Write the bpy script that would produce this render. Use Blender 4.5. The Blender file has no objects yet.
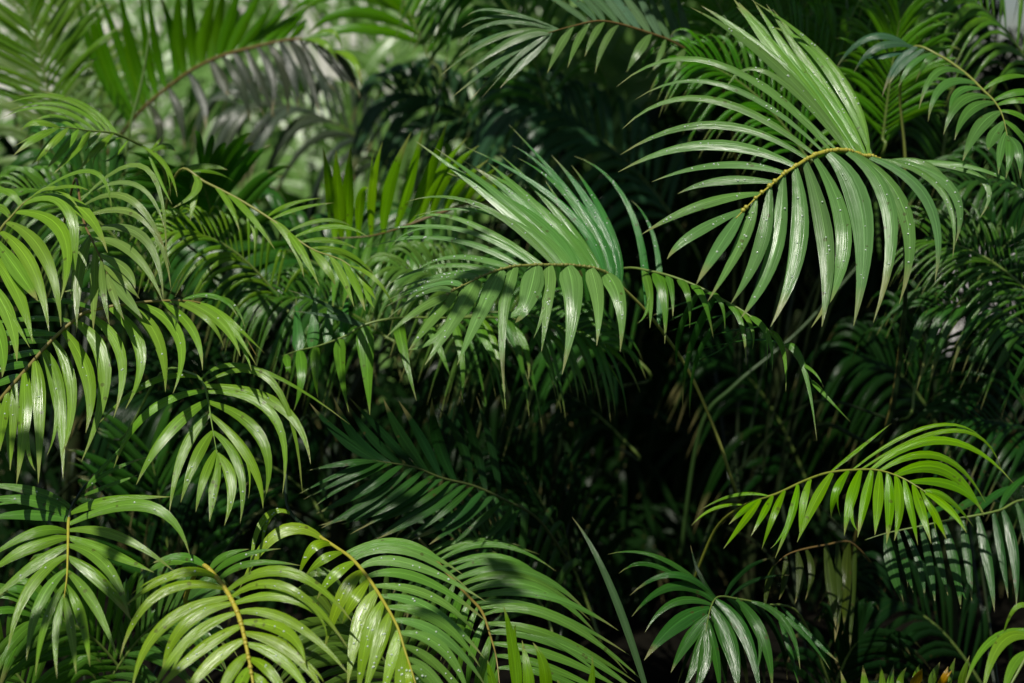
import bpy, math, random
from mathutils import Vector, Matrix, noise
random.seed(11)
R = random.Random(5)
scn = bpy.context.scene
col = scn.collection
FPX = 1422.0
CAM = Vector((0, 0, 1.7)); PITCH = math.radians(-10)
FW = Vector((0, math.cos(PITCH), math.sin(PITCH))); UP = Vector((0, -math.sin(PITCH), math.cos(PITCH))); RT = Vector((1, 0, 0))
def P(x, y, d):
    return CAM + d * (FW + RT * ((x - 512) / FPX) + UP * ((341.5 - y) / FPX))

# ------------------------------------------------------------------ materials
def newmat(name):
    m = bpy.data.materials.new(name); m.use_nodes = True
    nt = m.node_tree
    for n in list(nt.nodes): nt.nodes.remove(n)
    return m, nt, nt.nodes, nt.links
def N(ns, t, **k):
    n = ns.new(t)
    for a, b in k.items(): setattr(n, a, b)
    return n
def ramp(ns, pts):
    r = ns.new('ShaderNodeValToRGB')
    e = r.color_ramp.elements
    while len(e) < len(pts): e.new(0.5)
    for i, (p, c) in enumerate(pts):
        e[i].position = p; e[i].color = tuple(c) + ((1,) if len(c) == 3 else ())
    return r
def mth(ns, ln, op, a, b=None, c=None, clamp=False):
    n = ns.new('ShaderNodeMath'); n.operation = op; n.use_clamp = clamp
    for i, v in enumerate((a, b, c)):
        if v is None: continue
        if isinstance(v, (int, float)): n.inputs[i].default_value = v
        else: ln.new(v, n.inputs[i])
    return n.outputs[0]
def mixc(ns, ln, fac, a, b, mode='MIX'):
    n = ns.new('ShaderNodeMix'); n.data_type = 'RGBA'; n.blend_type = mode
    for s, v in ((n.inputs[0], fac), (n.inputs[6], a), (n.inputs[7], b)):
        if isinstance(v, (int, float)): s.default_value = v
        elif isinstance(v, tuple): s.default_value = v
        else: ln.new(v, s)
    return n.outputs[2]

def leaf_material():
    m, nt, ns, ln = newmat('palm_leaf')
    oi = N(ns, 'ShaderNodeObjectInfo')
    tc = N(ns, 'ShaderNodeTexCoord'); geo = N(ns, 'ShaderNodeNewGeometry')
    uv = N(ns, 'ShaderNodeSeparateXYZ'); ln.new(tc.outputs['UV'], uv.inputs[0])
    u, v = uv.outputs[0], uv.outputs[1]
    # fine lengthwise veins
    comb = N(ns, 'ShaderNodeCombineXYZ')
    ln.new(mth(ns, ln, 'MULTIPLY', u, 20.0), comb.inputs[0]); ln.new(mth(ns, ln, 'MULTIPLY', v, 1.6), comb.inputs[1])
    ln.new(mth(ns, ln, 'MULTIPLY', oi.outputs['Random'], 90.0), comb.inputs[2])
    vein = N(ns, 'ShaderNodeTexNoise'); vein.inputs['Scale'].default_value = 1.0; vein.inputs['Detail'].default_value = 2.0
    ln.new(comb.outputs[0], vein.inputs['Vector'])
    blot = N(ns, 'ShaderNodeTexNoise'); blot.inputs['Scale'].default_value = 9.0; blot.inputs['Detail'].default_value = 4.0
    ln.new(geo.outputs['Position'], blot.inputs['Vector'])
    base = oi.outputs['Color']
    var = mth(ns, ln, 'MULTIPLY_ADD', vein.outputs[0], 1.0, 0.5)
    hv = N(ns, 'ShaderNodeHueSaturation'); ln.new(base, hv.inputs['Color'])
    ln.new(mth(ns, ln, 'MULTIPLY_ADD', oi.outputs['Random'], 0.012, 0.494), hv.inputs['Hue'])
    ln.new(mth(ns, ln, 'MULTIPLY_ADD', blot.outputs[0], 0.5, 0.75), hv.inputs['Value'])
    hv.inputs['Saturation'].default_value = 1.12
    c1 = mixc(ns, ln, 1.0, hv.outputs[0], (1, 1, 1, 1), 'MULTIPLY')
    vm = N(ns, 'ShaderNodeVectorMath', operation='SCALE'); ln.new(c1, vm.inputs[0]); ln.new(var, vm.inputs['Scale'])
    # paler midrib
    mid = mth(ns, ln, 'ABSOLUTE', mth(ns, ln, 'SUBTRACT', u, 0.5))
    midm = mth(ns, ln, 'SUBTRACT', 1.0, mth(ns, ln, 'MULTIPLY', mid, 22.0), clamp=True)
    vm2 = N(ns, 'ShaderNodeVectorMath', operation='SCALE'); ln.new(vm.outputs[0], vm2.inputs[0]); ln.new(mth(ns, ln, 'MULTIPLY_ADD', midm, 0.6, 1.0), vm2.inputs['Scale'])
    c2 = vm2.outputs[0]
    # dry, yellowing tip
    tipn = mth(ns, ln, 'ADD', mth(ns, ln, 'ADD', v, mth(ns, ln, 'MULTIPLY', mth(ns, ln, 'POWER', oi.outputs['Random'], 5.0), 0.16)), mth(ns, ln, 'MULTIPLY_ADD', blot.outputs[0], 0.22, -0.11))
    tr = ramp(ns, [(0.86, (0, 0, 0)), (0.985, (1, 1, 1))]); ln.new(tipn, tr.inputs[0])
    c3 = mixc(ns, ln, mth(ns, ln, 'MULTIPLY', tr.outputs[0], 0.55), c2, (0.26, 0.22, 0.09, 1))
    # sparse brown specks
    vor = N(ns, 'ShaderNodeTexVoronoi'); vor.inputs['Scale'].default_value = 46.0; ln.new(geo.outputs['Position'], vor.inputs['Vector'])
    n3 = N(ns, 'ShaderNodeTexNoise'); n3.inputs['Scale'].default_value = 14.0; ln.new(geo.outputs['Position'], n3.inputs['Vector'])
    sp = mth(ns, ln, 'MULTIPLY', mth(ns, ln, 'LESS_THAN', vor.outputs['Distance'], 0.20), mth(ns, ln, 'GREATER_THAN', n3.outputs[0], 0.57))
    c4 = mixc(ns, ln, mth(ns, ln, 'MULTIPLY', sp, 0.55), c3, (0.05, 0.035, 0.012, 1))
    bs = N(ns, 'ShaderNodeBsdfPrincipled')
    ln.new(c4, bs.inputs['Base Color'])
    rr = mth(ns, ln, 'MULTIPLY_ADD', mth(ns, ln, 'MULTIPLY_ADD', blot.outputs[0], 0.5, mth(ns, ln, 'MULTIPLY', vein.outputs[0], 0.5)), 0.32, 0.09)
    ln.new(rr, bs.inputs['Roughness'])
    lum = N(ns, 'ShaderNodeSeparateColor'); ln.new(base, lum.inputs[0])
    ln.new(mth(ns, ln, 'MINIMUM', mth(ns, ln, 'MULTIPLY_ADD', lum.outputs[1], 3.6, 0.0), 0.36), bs.inputs['Specular IOR Level'])
    bmp = N(ns, 'ShaderNodeBump'); bmp.inputs['Strength'].default_value = 0.55; bmp.inputs['Distance'].default_value = 0.0016
    h = mth(ns, ln, 'MULTIPLY_ADD', n3.outputs[0], 1.6, vein.outputs[0])
    ln.new(h, bmp.inputs['Height']); ln.new(bmp.outputs[0], bs.inputs['Normal'])
    tl = N(ns, 'ShaderNodeBsdfTranslucent')
    tcv = mixc(ns, ln, 1.0, c4, (1.7, 2.0, 0.55, 1), 'MULTIPLY'); ln.new(tcv, tl.inputs[0]); ln.new(bmp.outputs[0], tl.inputs['Normal'])
    mx = N(ns, 'ShaderNodeMixShader'); mx.inputs[0].default_value = 0.24
    ln.new(bs.outputs[0], mx.inputs[1]); ln.new(tl.outputs[0], mx.inputs[2])
    out = N(ns, 'ShaderNodeOutputMaterial'); ln.new(mx.outputs[0], out.inputs[0])
    return m
def rachis_material():
    m, nt, ns, ln = newmat('palm_rachis')
    oi = N(ns, 'ShaderNodeObjectInfo'); geo = N(ns, 'ShaderNodeNewGeometry')
    n = N(ns, 'ShaderNodeTexNoise'); n.inputs['Scale'].default_value = 60; n.inputs['Detail'].default_value = 3; ln.new(geo.outputs['Position'], n.inputs['Vector'])
    c = mixc(ns, ln, n.outputs[0], oi.outputs['Color'], (0.5, 0.4, 0.3, 1), 'MULTIPLY')
    c = mixc(ns, ln, 0.5, c, oi.outputs['Color'])
    bs = N(ns, 'ShaderNodeBsdfPrincipled'); ln.new(c, bs.inputs['Base Color']); bs.inputs['Roughness'].default_value = 0.42
    b = N(ns, 'ShaderNodeBump'); b.inputs['Strength'].default_value = 0.4; b.inputs['Distance'].default_value = 0.001; ln.new(n.outputs[0], b.inputs['Height']); ln.new(b.outputs[0], bs.inputs['Normal'])
    out = N(ns, 'ShaderNodeOutputMaterial'); ln.new(bs.outputs[0], out.inputs[0])
    return m
def noise_mat(name, cols, scale, rough=0.9, bump=0.5, dist=0.02, detail=6):
    m, nt, ns, ln = newmat(name)
    geo = N(ns, 'ShaderNodeNewGeometry')
    n = N(ns, 'ShaderNodeTexNoise'); n.inputs['Scale'].default_value = scale; n.inputs['Detail'].default_value = detail; ln.new(geo.outputs['Position'], n.inputs['Vector'])
    k = len(cols)
    r = ramp(ns, [(0.3 + 0.4 * i / (k - 1), c) for i, c in enumerate(cols)]); ln.new(n.outputs[0], r.inputs[0])
    bs = N(ns, 'ShaderNodeBsdfPrincipled'); ln.new(r.outputs[0], bs.inputs['Base Color']); bs.inputs['Roughness'].default_value = rough; bs.inputs['Specular IOR Level'].default_value = 0.08
    b = N(ns, 'ShaderNodeBump'); b.inputs['Strength'].default_value = bump; b.inputs['Distance'].default_value = dist; ln.new(n.outputs[0], b.inputs['Height']); ln.new(b.outputs[0], bs.inputs['Normal'])
    out = N(ns, 'ShaderNodeOutputMaterial'); ln.new(bs.outputs[0], out.inputs[0])
    return m
LEAF = leaf_material(); RACH = rachis_material()
def water_mat():
    m, nt, ns, ln = newmat('water_droplet')
    bs = N(ns, 'ShaderNodeBsdfPrincipled'); bs.inputs['Base Color'].default_value = (0.75, 0.85, 0.75, 1)  # paler than water, so the glint is partly painted in
    bs.inputs['Roughness'].default_value = 0.12; bs.inputs['IOR'].default_value = 1.4; bs.inputs['Transmission Weight'].default_value = 0.45
    out = N(ns, 'ShaderNodeOutputMaterial'); ln.new(bs.outputs[0], out.inputs[0]); return m
DROP = water_mat()

# ------------------------------------------------------------------ mesh helpers
def mesh_obj(name, vs, fs, mat, parent=None, loc=Vector((0, 0, 0)), uvs=None, smooth=True, color=None, midx=None, ridge=0):
    me = bpy.data.meshes.new(name)
    me.from_pydata([tuple(v - loc) for v in vs], [], fs)
    for mm in (mat if isinstance(mat, list) else [mat]): me.materials.append(mm)
    if smooth: me.polygons.foreach_set('use_smooth', [True] * len(fs))
    if midx: me.polygons.foreach_set('material_index', midx)
    if uvs:
        ul = me.uv_layers.new(name='uv'); flat = []
        for p in fs:
            for i in p: flat += uvs[i]
        ul.data.foreach_set('uv', flat)
    if ridge:
        me.update(calc_edges=True)
        at = me.attributes.new('sharp_edge', 'BOOLEAN', 'EDGE')
        at.data.foreach_set('value', [bool(e.vertices[0] < ridge and e.vertices[1] < ridge and e.vertices[0] % 5 == 2 and e.vertices[1] % 5 == 2) for e in me.edges])
    o = bpy.data.objects.new(name, me); col.objects.link(o)
    if parent: o.parent = parent
    else: o.location = loc
    if color: o.color = (color[0], color[1], color[2], 1)
    return o
def catmull(pts, k):
    n = len(pts); out = []
    for i in range(n - 1):
        p0 = pts[max(i - 1, 0)]; p1 = pts[i]; p2 = pts[i + 1]; p3 = pts[min(i + 2, n - 1)]
        for j in range(k):
            t = j / k
            out.append(0.5 * ((2 * p1) + (p2 - p0) * t + (2 * p0 - 5 * p1 + 4 * p2 - p3) * t * t + (3 * p1 - p0 - 3 * p2 + p3) * t ** 3))
    out.append(pts[-1].copy()); return out
def tube(pts, rads, sides=6, vs=None, fs=None):
    vs = [] if vs is None else vs; fs = [] if fs is None else fs
    b = len(vs); n = len(pts)
    ref = Vector((0, -1, 0.3)).normalized()
    for i, p in enumerate(pts):
        t = (pts[min(i + 1, n - 1)] - pts[max(i - 1, 0)]).normalized()
        a = t.cross(ref)
        if a.length < 0.1: a = t.cross(Vector((1, 0, 0)))
        a.normalize(); c = a.cross(t)
        for s in range(sides):
            g = 2 * math.pi * s / sides
            vs.append(p + (a * math.cos(g) + c * math.sin(g)) * rads[i])
    for i in range(n - 1):
        for s in range(sides):
            s2 = (s + 1) % sides
            fs.append((b + i * sides + s, b + i * sides + s2, b + (i + 1) * sides + s2, b + (i + 1) * sides + s))
    fs.append(tuple(b + s for s in range(sides))[::-1]); fs.append(tuple(b + (n - 1) * sides + s for s in range(sides)))
    return vs, fs
def blade_geo(B, M, T, w, hint, vs, fs, uvs, seg=12, fold=0.22, twist=0.0, tri=False, droop=0.0):
    """one leaflet: folded ribbon through base, middle, tip"""
    C = 2 * M - 0.5 * (B + T)
    b = len(vs); cs = []
    L = (M - B).length + (T - M).length
    ph = R.uniform(0, 6.28)
    for i in range(seg + 1):
        s = i / seg
        p = (1 - s) ** 2 * B + 2 * s * (1 - s) * C + s * s * T
        p = p + Vector((0, 0, -1)) * (droop * L * s ** 5)
        cs.append(p)
    across = (-1.0, -0.5, 0.0, 0.5, 1.0)
    for i, p in enumerate(cs):
        s = i / seg
        t = cs[min(i + 1, seg)] - cs[max(i - 1, 0)]
        if t.length < 1e-6: t = T - B
        t.normalize()
        wd = t.cross(hint)
        if wd.length < 0.12: wd = t.cross(hint + Vector((0.35, 0, 0.1)))
        wd.normalize(); nn = wd.cross(t)
        if nn.dot(hint) < 0: nn = -nn
        ang = twist * (0.4 + s) + 0.06 * math.sin(ph + 5 * s)
        wd, nn = wd * math.cos(ang) + nn * math.sin(ang), nn * math.cos(ang) - wd * math.sin(ang)
        if tri:
            prof = (0.55 + 0.45 * math.sin(min(1, s / 0.20) * math.pi / 2)) * (1.0 - max(0, (s - 0.16) / 0.84) ** 1.25)
        else:
            prof = (0.36 + 0.64 * math.sin(min(1, s / 0.42) * math.pi / 2)) * (1.0 - max(0, (s - 0.40) / 0.60) ** 1.55)
        prof = max(prof, 0.02)
        hw = 0.5 * w * prof
        f = fold * (1.0 - 0.55 * s)
        for a in across:
            # ridge line up the middle, faint pleats beside it
            z = -abs(a) * f * hw + (0.09 * hw if abs(a) == 0.5 else 0)
            vs.append(p + wd * (a * hw) + nn * z)
            uvs.append((0.5 + 0.5 * a, s))
    k = len(across)
    for i in range(seg):
        for j in range(k - 1):
            fs.append((b + i * k + j, b + i * k + j + 1, b + (i + 1) * k + j + 1, b + (i + 1) * k + j))
    return cs
HINT = Vector((0.0, -0.72, 0.69)).normalized()

def jc(c, a=0.09):
    k = 1 + R.uniform(-a, a)
    return (c[0] * k * (1 + R.uniform(-0.05, 0.05)), c[1] * k, c[2] * k * (1 + R.uniform(-0.12, 0.12)))
def add_drops(cs, w, hint, vs, fs, uvs, n):
    start = len(fs)
    for _ in range(n):
        i = R.randint(2, len(cs) - 4); s = i / (len(cs) - 1)
        t = (cs[i + 1] - cs[i - 1]).normalized(); wd = t.cross(hint).normalized(); nn = wd.cross(t)
        if nn.dot(hint) < 0: nn = -nn
        r = R.uniform(0.0010, 0.0026)
        c = cs[i].lerp(cs[i + 1], R.random()) + wd * R.uniform(-0.3, 0.3) * w * (1 - s) + nn * r * 0.2
        b = len(vs)
        for ring, (rr, hh) in enumerate(((1.0, -0.3), (0.92, 0.35), (0.5, 0.8))):
            for q in range(6):
                g = q * math.pi / 3
                vs.append(c + (wd * math.cos(g) + t * math.sin(g)) * r * rr + nn * r * hh); uvs.append((0.3, 0.3))
        vs.append(c + nn * r * 0.95); uvs.append((0.3, 0.3))
        for ring in range(2):
            for q in range(6):
                q2 = (q + 1) % 6
                fs.append((b + ring * 6 + q, b + ring * 6 + q2, b + ring * 6 + 6 + q2, b + ring * 6 + 6 + q))
        for q in range(6): fs.append((b + 12 + q, b + 12 + (q + 1) % 6, b + 18))
    return start

CROWNS = [Vector((-1.35, 4.0, 0.55)), Vector((-0.55, 4.1, 0.5)), Vector((0.15, 4.2, 0.45)), Vector((0.72, 4.1, 0.5)), Vector((1.35, 4.1, 0.6))]
GROUP = 'arching palm fronds'
def thing(name, label, cat, loc, group=None):
    o = bpy.data.objects.new(name, None); col.objects.link(o); o.location = loc
    o.empty_display_size = 0.1
    o['label'] = label; o['category'] = cat
    if group: o['group'] = group
    return o
YEL = (0.38, 0.36, 0.045); GRN = (0.13, 0.20, 0.04); BRN = (0.15, 0.10, 0.03)
def build_frond(label, rach, leaves, color, rcol=GRN, rw=4.0, hint=HINT, fold=0.3, drops=0, knobs=False, attach=True, rib=0, tri=False, twist=0.16, seg=12):
    """rach: world points tip -> base; leaves: list of (B, M, T, width_m, hint, colour)"""
    pts = [p.copy() for p in rach]
    own = len(pts)
    if attach:
        last = pts[-1]
        cr = min(CROWNS, key=lambda c: abs(c.x - last.x) + 0.3 * abs(c.y - last.y))
        cr = cr + Vector((R.uniform(-0.08, 0.08), R.uniform(-0.08, 0.08), R.uniform(-.1, .1)))
        mid = last.lerp(cr, 0.45) + Vector((0, 0.12, 0.10))
        pts += [mid, cr]
    base = pts[-1]
    root = thing('palm_frond', label, 'palm frond', base, GROUP)
    cur = catmull(pts, 6)
    n = len(cur); r0 = rw * 0.5 * 0.0021
    rads = [r0 * (0.22 + 0.78 * min(1, i / (0.35 * n))) * (1 + 1.0 * max(0, (i / n - 0.55)) / 0.45 * 0.35) for i in range(n)]
    cut = ((rib or own) - 1) * 6 + 1
    vs, fs = tube(cur[:cut], rads[:cut], 7)
    if attach:
        pv, pf = tube(cur[cut - 1:], rads[cut - 1:], 7)
        mesh_obj('petiole', pv, pf, RACH, root, base, color=(0.010 * R.uniform(.7, 1.3), 0.022, 0.005))  # near-black green: shade put into the petiole colour
    if knobs:
        for lf in leaves:
            p = lf[0] + HINT * r0 * 0.5; rr = r0 * R.uniform(0.9, 1.35)
            b = len(vs)
            for hh, kk in ((-0.8, 0.5), (0, 1), (0.8, 0.5)):
                for q in range(6):
                    g = q * math.pi / 3
                    vs.append(p + Vector((math.cos(g) * kk, math.sin(g) * kk, hh)) * rr)
            for ring in range(2):
                for q in range(6):
                    q2 = (q + 1) % 6
                    fs.append((b + ring * 6 + q, b + ring * 6 + q2, b + ring * 6 + 6 + q2, b + ring * 6 + 6 + q))
            fs.append(tuple(range(b, b + 6))[::-1]); fs.append(tuple(range(b + 12, b + 18)))
    mesh_obj('rachis', vs, fs, RACH, root, base, color=rcol)
    for lf in leaves:
        B, M, T, w, h, c = lf
        vs, fs, uvs = [], [], []
        cs = blade_geo(B, M, T, w, h, vs, fs, uvs, seg=seg, fold=fold, twist=R.uniform(-twist, twist), tri=tri)
        nblade = len(fs)
        if R.random() < 0.10:       # split leaflet: a second narrow strip leaving the blade
            off = (T - B).cross(h).normalized() * w * R.choice((-1, 1)) * R.uniform(0.5, 1.3)
            i0 = R.randint(2, 5)
            nf = len(fs)
            blade_geo(cs[i0], cs[min(i0 + 4, seg)] + off * 0.35, T + off - (T - B) * R.uniform(0.04, 0.2), w * 0.45, h, vs, fs, uvs, seg=seg, fold=fold, tri=True)
            nblade = len(fs)
        if drops: add_drops(cs, w, h, vs, fs, uvs, R.randint(0, drops))
        midx = [0] * nblade + [1] * (len(fs) - nblade)
        mats = [LEAF, DROP] if len(fs) > nblade else LEAF
        mesh_obj('leaflet', vs, fs, mats, root, base, uvs, color=jc(c), midx=midx if len(fs) > nblade else None, ridge=len(cs) * 5 if nblade == seg * 4 else len(cs) * 10)
    return root

def near_on(path, x, y):
    best = None
    for i in range(len(path) - 1):
        a, b = path[i], path[i + 1]
        vx, vy = b[0] - a[0], b[1] - a[1]; L = vx * vx + vy * vy
        t = 0 if L == 0 else max(0, min(1, ((x - a[0]) * vx + (y - a[1]) * vy) / L))
        qx, qy = a[0] + vx * t, a[1] + vy * t
        dd = (qx - x) ** 2 + (qy - y) ** 2
        if best is None or dd < best[0]: best = (dd, qx, qy, a[2] + (b[2] - a[2]) * t)
    return best
def interp(keys, n):
    out = []
    m = len(keys) - 1
    for i in range(n):
        f = i / (n - 1) * m; k = min(int(f), m - 1); t = f - k
        v = [a + (b - a) * t for a, b in zip(keys[k], keys[k + 1])]
        L = math.hypot(v[4] - v[0], v[5] - v[1])
        for q in (2, 3): v[q] += R.gauss(0, 0.02) * L
        for q in (4, 5): v[q] += R.gauss(0, 0.045) * L
        v[6] *= R.uniform(0.85, 1.15)
        out.append(tuple(v))
    return out
def frond(label, rach, sides, color, wk=0.97, hint=HINT, **kw):
    """rach: (x, y, depth) tip -> base. sides: list of (leaf list, depth shift mid, depth shift tip[, colour[, hint]])"""
    rp = [P(*r) for r in rach]
    path = []
    for i, a in enumerate(catmull([Vector(r) for r in rach], 5)): path.append((a.x, a.y, a.z))
    leaves = []
    for sd in sides:
        lst, dm, dt = sd[:3]
        c = sd[3] if len(sd) > 3 and sd[3] else color
        h = sd[4] if len(sd) > 4 else hint
        for (bx, by, mx, my, tx, ty, w) in lst:
            LL = math.hypot(tx - bx, ty - by); tx += R.gauss(0, 0.018) * LL; ty += R.gauss(0, 0.018) * LL
            _, qx, qy, d = near_on(path, bx, by)
            B = P(qx, qy, d)
            M = P(mx, my, d + dm + R.gauss(0, 0.008)); hang = max(0.0, min(1.0, (ty - by) / 90.0)) if dt <= 0.0 else 0.0
            T = P(tx, ty, d + dt - 0.075 * hang + R.gauss(0, 0.02))
            if R.random() < 0.05:      # torn short
                T = B.lerp(T, R.uniform(0.6, 0.8)); M = B.lerp(M, 0.8)
            leaves.append((B, M, T, w * wk * d / FPX * R.uniform(0.88, 1.1), h, c))
    return build_frond(label, rp, leaves, color, **kw)

# leaf colours (linear, real-world; the darkest has shade put in)
FRESH = (0.142, 0.25, 0.044)     # yellow green
YGRN = (0.115, 0.22, 0.036)
MID = (0.08, 0.175, 0.032)
BLU = (0.110, 0.215, 0.065)
SAGE = (0.105, 0.20, 0.066)
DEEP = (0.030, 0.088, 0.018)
SHADE_DIM = (0.008, 0.024, 0.007)  # green with the shade painted in
GOLD = (0.30, 0.17, 0.02)
FRONT = Vector((0, -0.93, 0.36)).normalized()
TOPH = Vector((0, -0.45, 0.89)).normalized()

# ---------------------------------------------------------------- A  large sage frond, upper right
frond('large pale sage green palm frond with yellow knobbly rib, upper right',
 [(736,218,2.80),(756,198,2.84),(770,186,2.87),(784,174,2.90),(796,166,2.92),(809,158,2.95),(824,152,2.98),(840,150,3.0),(852,152,3.03),(862,156,3.06),(875,158,3.10),(893,172,3.2),(904,225,3.3),(903,330,3.45),(880,440,3.6)],
 [([(744,206,695,232,669,261,13),(760,191,702,204,639,234,13),(775,182,707,180,627,200,11),(785,172,720,164,648,184,11),(795,164,707,144,618,172,12),
    (807,157,714,124,618,157,11),(815,153,706,98,617,131,11),(824,151,722,84,634,98,9),(831,150,715,62,618,90,10),(837,150,748,70,700,47,7),(846,150,748,52,640,60,9),
    (850,151,775,64,688,8,13)], 0.05, 0.08, SAGE),
  ([(849,151,780,66,704,2,13),(858,153,806,78,752,0,13),(862,154,818,82,764,6,12),(866,155,826,84,772,8,11),(852,152,790,70,722,-6,17),(856,153,795,72,735,10,16),(860,153,800,75,745,2,16),(864,154,812,80,748,16,13),(869,156,838,72,764,-4,8),(872,157,822,62,770,30,9)], 0.10, 0.20, (0.12,0.24,0.06), FRONT),
  ([(742,210,720,245,692,285,15),(756,199,741,243,708,298,11),(770,187,760,247,732,307,14),(784,176,773,255,745,318,15),(796,169,798,247,771,327,17),(806,162,826,242,820,331,17),
    (816,160,844,240,810,330,14),(828,155,862,215,850,327,21),(845,154,890,212,878,322,15),(851,154,905,212,903,306,15),(868,157,928,200,935,283,14),(875,158,940,188,954,261,9),
    (880,158,966,190,989,279,14),(884,160,950,172,992,262,8),(886,162,1000,178,1018,240,9),(888,164,970,166,1038,200,7)], -0.05, -0.03, SAGE)],
 SAGE, wk=1.07, rcol=YEL, rw=4.4, drops=9, knobs=True, fold=0.34, rib=12)

# ---------------------------------------------------------------- B  central frond
frond('broad glossy green frond spread across the centre, beaded with water',
 [(440,300,2.88),(454,290,2.9),(470,282,2.92),(487,274,2.94),(510,267,2.97),(532,265,3.0),(555,265,3.03),(580,266,3.08),(605,272,3.13),(625,290,3.18),(645,310,3.22),(665,335,3.27),(688,370,3.33),(715,430,3.42),(738,495,3.52)],
 [([(447,294,415,312,384,337,10),(455,290,430,322,409,352,13),(477,280,452,322,425,362,16),(502,272,478,317,459,366,17),(515,269,503,315,503,396,13),(536,266,524,312,503,360,20),
    (549,266,547,305,541,352,13),(567,268,573,307,560,374,21),(590,270,598,302,595,348,15),(607,272,620,302,621,350,16)], -0.07, -0.05, (0.12,0.22,0.065)),
  ([(452,290,425,292,382,322,7),(462,286,435,284,384,310,7),(480,277,440,278,384,302,7),(490,272,445,274,390,292,7),(495,269,436,266,387,287,7),(510,267,440,254,375,273,8),(520,265,445,238,368,248,8),(535,264,455,228,366,234,8),
    (542,264,460,219,412,221,7),(555,264,480,205,404,206,8),(562,265,495,214,412,212,8)], 0.05, 0.06, BLU),
  ([(570,264,512,206,432,152,14),(580,263,524,204,462,160,13),(590,262,536,206,484,160,12),(600,264,552,206,500,158,10),(606,268,566,212,520,150,10),(566,265,505,208,411,140,17),(574,264,520,210,448,168,20),(585,262,532,214,482,175,20),(595,262,545,212,485,171,13)], 0.08, 0.14, (0.10,0.22,0.06)),
  ([(605,268,560,203,466,143,9),(610,269,570,200,520,160,7),(616,270,585,214,510,126,12),(620,271,588,213,552,155,15),(624,272,595,215,556,152,13),(630,273,606,222,570,165,12),(650,310,628,205,576,155,7),(660,325,655,225,625,150,6)], 0.07, 0.16, (0.05,0.16,0.045), FRONT)],
 BLU, wk=1.13, tri=True, rcol=(0.2,0.22,0.05), rw=3.2, drops=9, knobs=True, fold=0.34)

# ---------------------------------------------------------------- C  drooping row right of centre
frond('thin drooping frond trailing right of the centre frond with narrow hanging leaflets',
 [(815,385,3.0),(785,345,3.02),(750,316,3.05),(727,302,3.08),(692,284,3.12),(655,272,3.17),(620,270,3.25),(600,300,3.5)],
 [([(644,272,650,297,652,330,10),(655,272,664,297,664,342,14),(668,274,672,292,672,320,8),(680,276,688,295,690,329,9),(692,286,704,300,715,338,10),(710,289,721,302,725,330,7),(727,302,741,322,745,367,9),(739,309,752,328,752,350,6),(750,316,768,335,772,370,8),
    (770,330,783,350,787,392,8),(785,345,803,365,815,440,9),(800,362,814,372,823,388,5),(812,380,828,398,850,420,5)], -0.04, -0.02),
  ([(785,345,750,340,690,352,4),(765,325,730,330,680,340,4),(745,312,710,318,660,335,4),(727,302,700,306,650,330,5),(710,290,690,300,645,318,4),(740,330,720,350,680,362,4),(735,310,700,350,690,420,8),(715,296,690,350,680,410,9),(700,290,675,340,668,400,9)], 0.12, 0.2, DEEP)],
 MID, rcol=GRN, rw=2.6, tri=True)

# ---------------------------------------------------------------- D  upright bright comb, centre left
frond('backlit yellow green frond with upright comb of leaflets behind the centre frond',
 [(330,238,3.55),(370,236,3.55),(405,226,3.6),(440,213,3.62),(480,203,3.66),(540,215,3.75),(590,300,3.9)],
 [(interp([(335,238,330,195,322,150,11),(351,232,352,190,356,147,12),(380,230,388,185,407,135,12),(410,222,428,175,452,124,12),(440,212,452,180,484,152,11),(475,204,490,190,512,172,9)],13), -0.03, -0.09, (0.12,0.25,0.016), FRONT),
  (interp([(335,240,322,280,316,318,9),(380,234,372,275,362,312,9),(420,222,415,270,405,318,9),(470,206,470,250,466,300,9)],12), -0.02, 0.0, MID)],
 FRESH, rcol=BRN, rw=3.5)

# ---------------------------------------------------------------- E  bright cascade
frond('bright light green frond cascading down between the left fronds and the centre',
 [(372,288,3.08),(345,262,3.1),(310,248,3.14),(275,222,3.18),(240,200,3.22),(205,182,3.26),(180,170,3.3),(165,215,3.5),(160,300,3.6)],
 [([(192,176,196,190,172,209,9),(196,178,194,198,189,222,7),(217,185,230,205,238,233,7),(227,194,250,215,276,250,8),(240,201,252,225,256,250,4),(270,220,291,240,303,278,9),(285,231,302,252,318,287,10),(310,249,330,272,344,300,10),
    (330,255,343,278,354,307,8),(342,262,356,285,365,311,8),(355,272,370,290,382,312,8),(350,265,374,278,393,306,5),(362,280,368,296,375,308,5)], -0.04, -0.03, FRESH),
  ([(180,170,205,166,228,171,8),(190,172,215,172,236,184,7),(267,217,290,204,322,198,6),(270,221,300,208,333,203,5),(290,229,322,220,352,225,6),(295,236,335,226,368,238,6),(300,242,330,240,358,250,8),(310,249,345,252,375,275,6),(320,250,350,258,385,290,5)], 0.03, 0.04, YGRN)],
 FRESH, rcol=(0.22,0.24,0.05), rw=2.8, twist=0.3)

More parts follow.
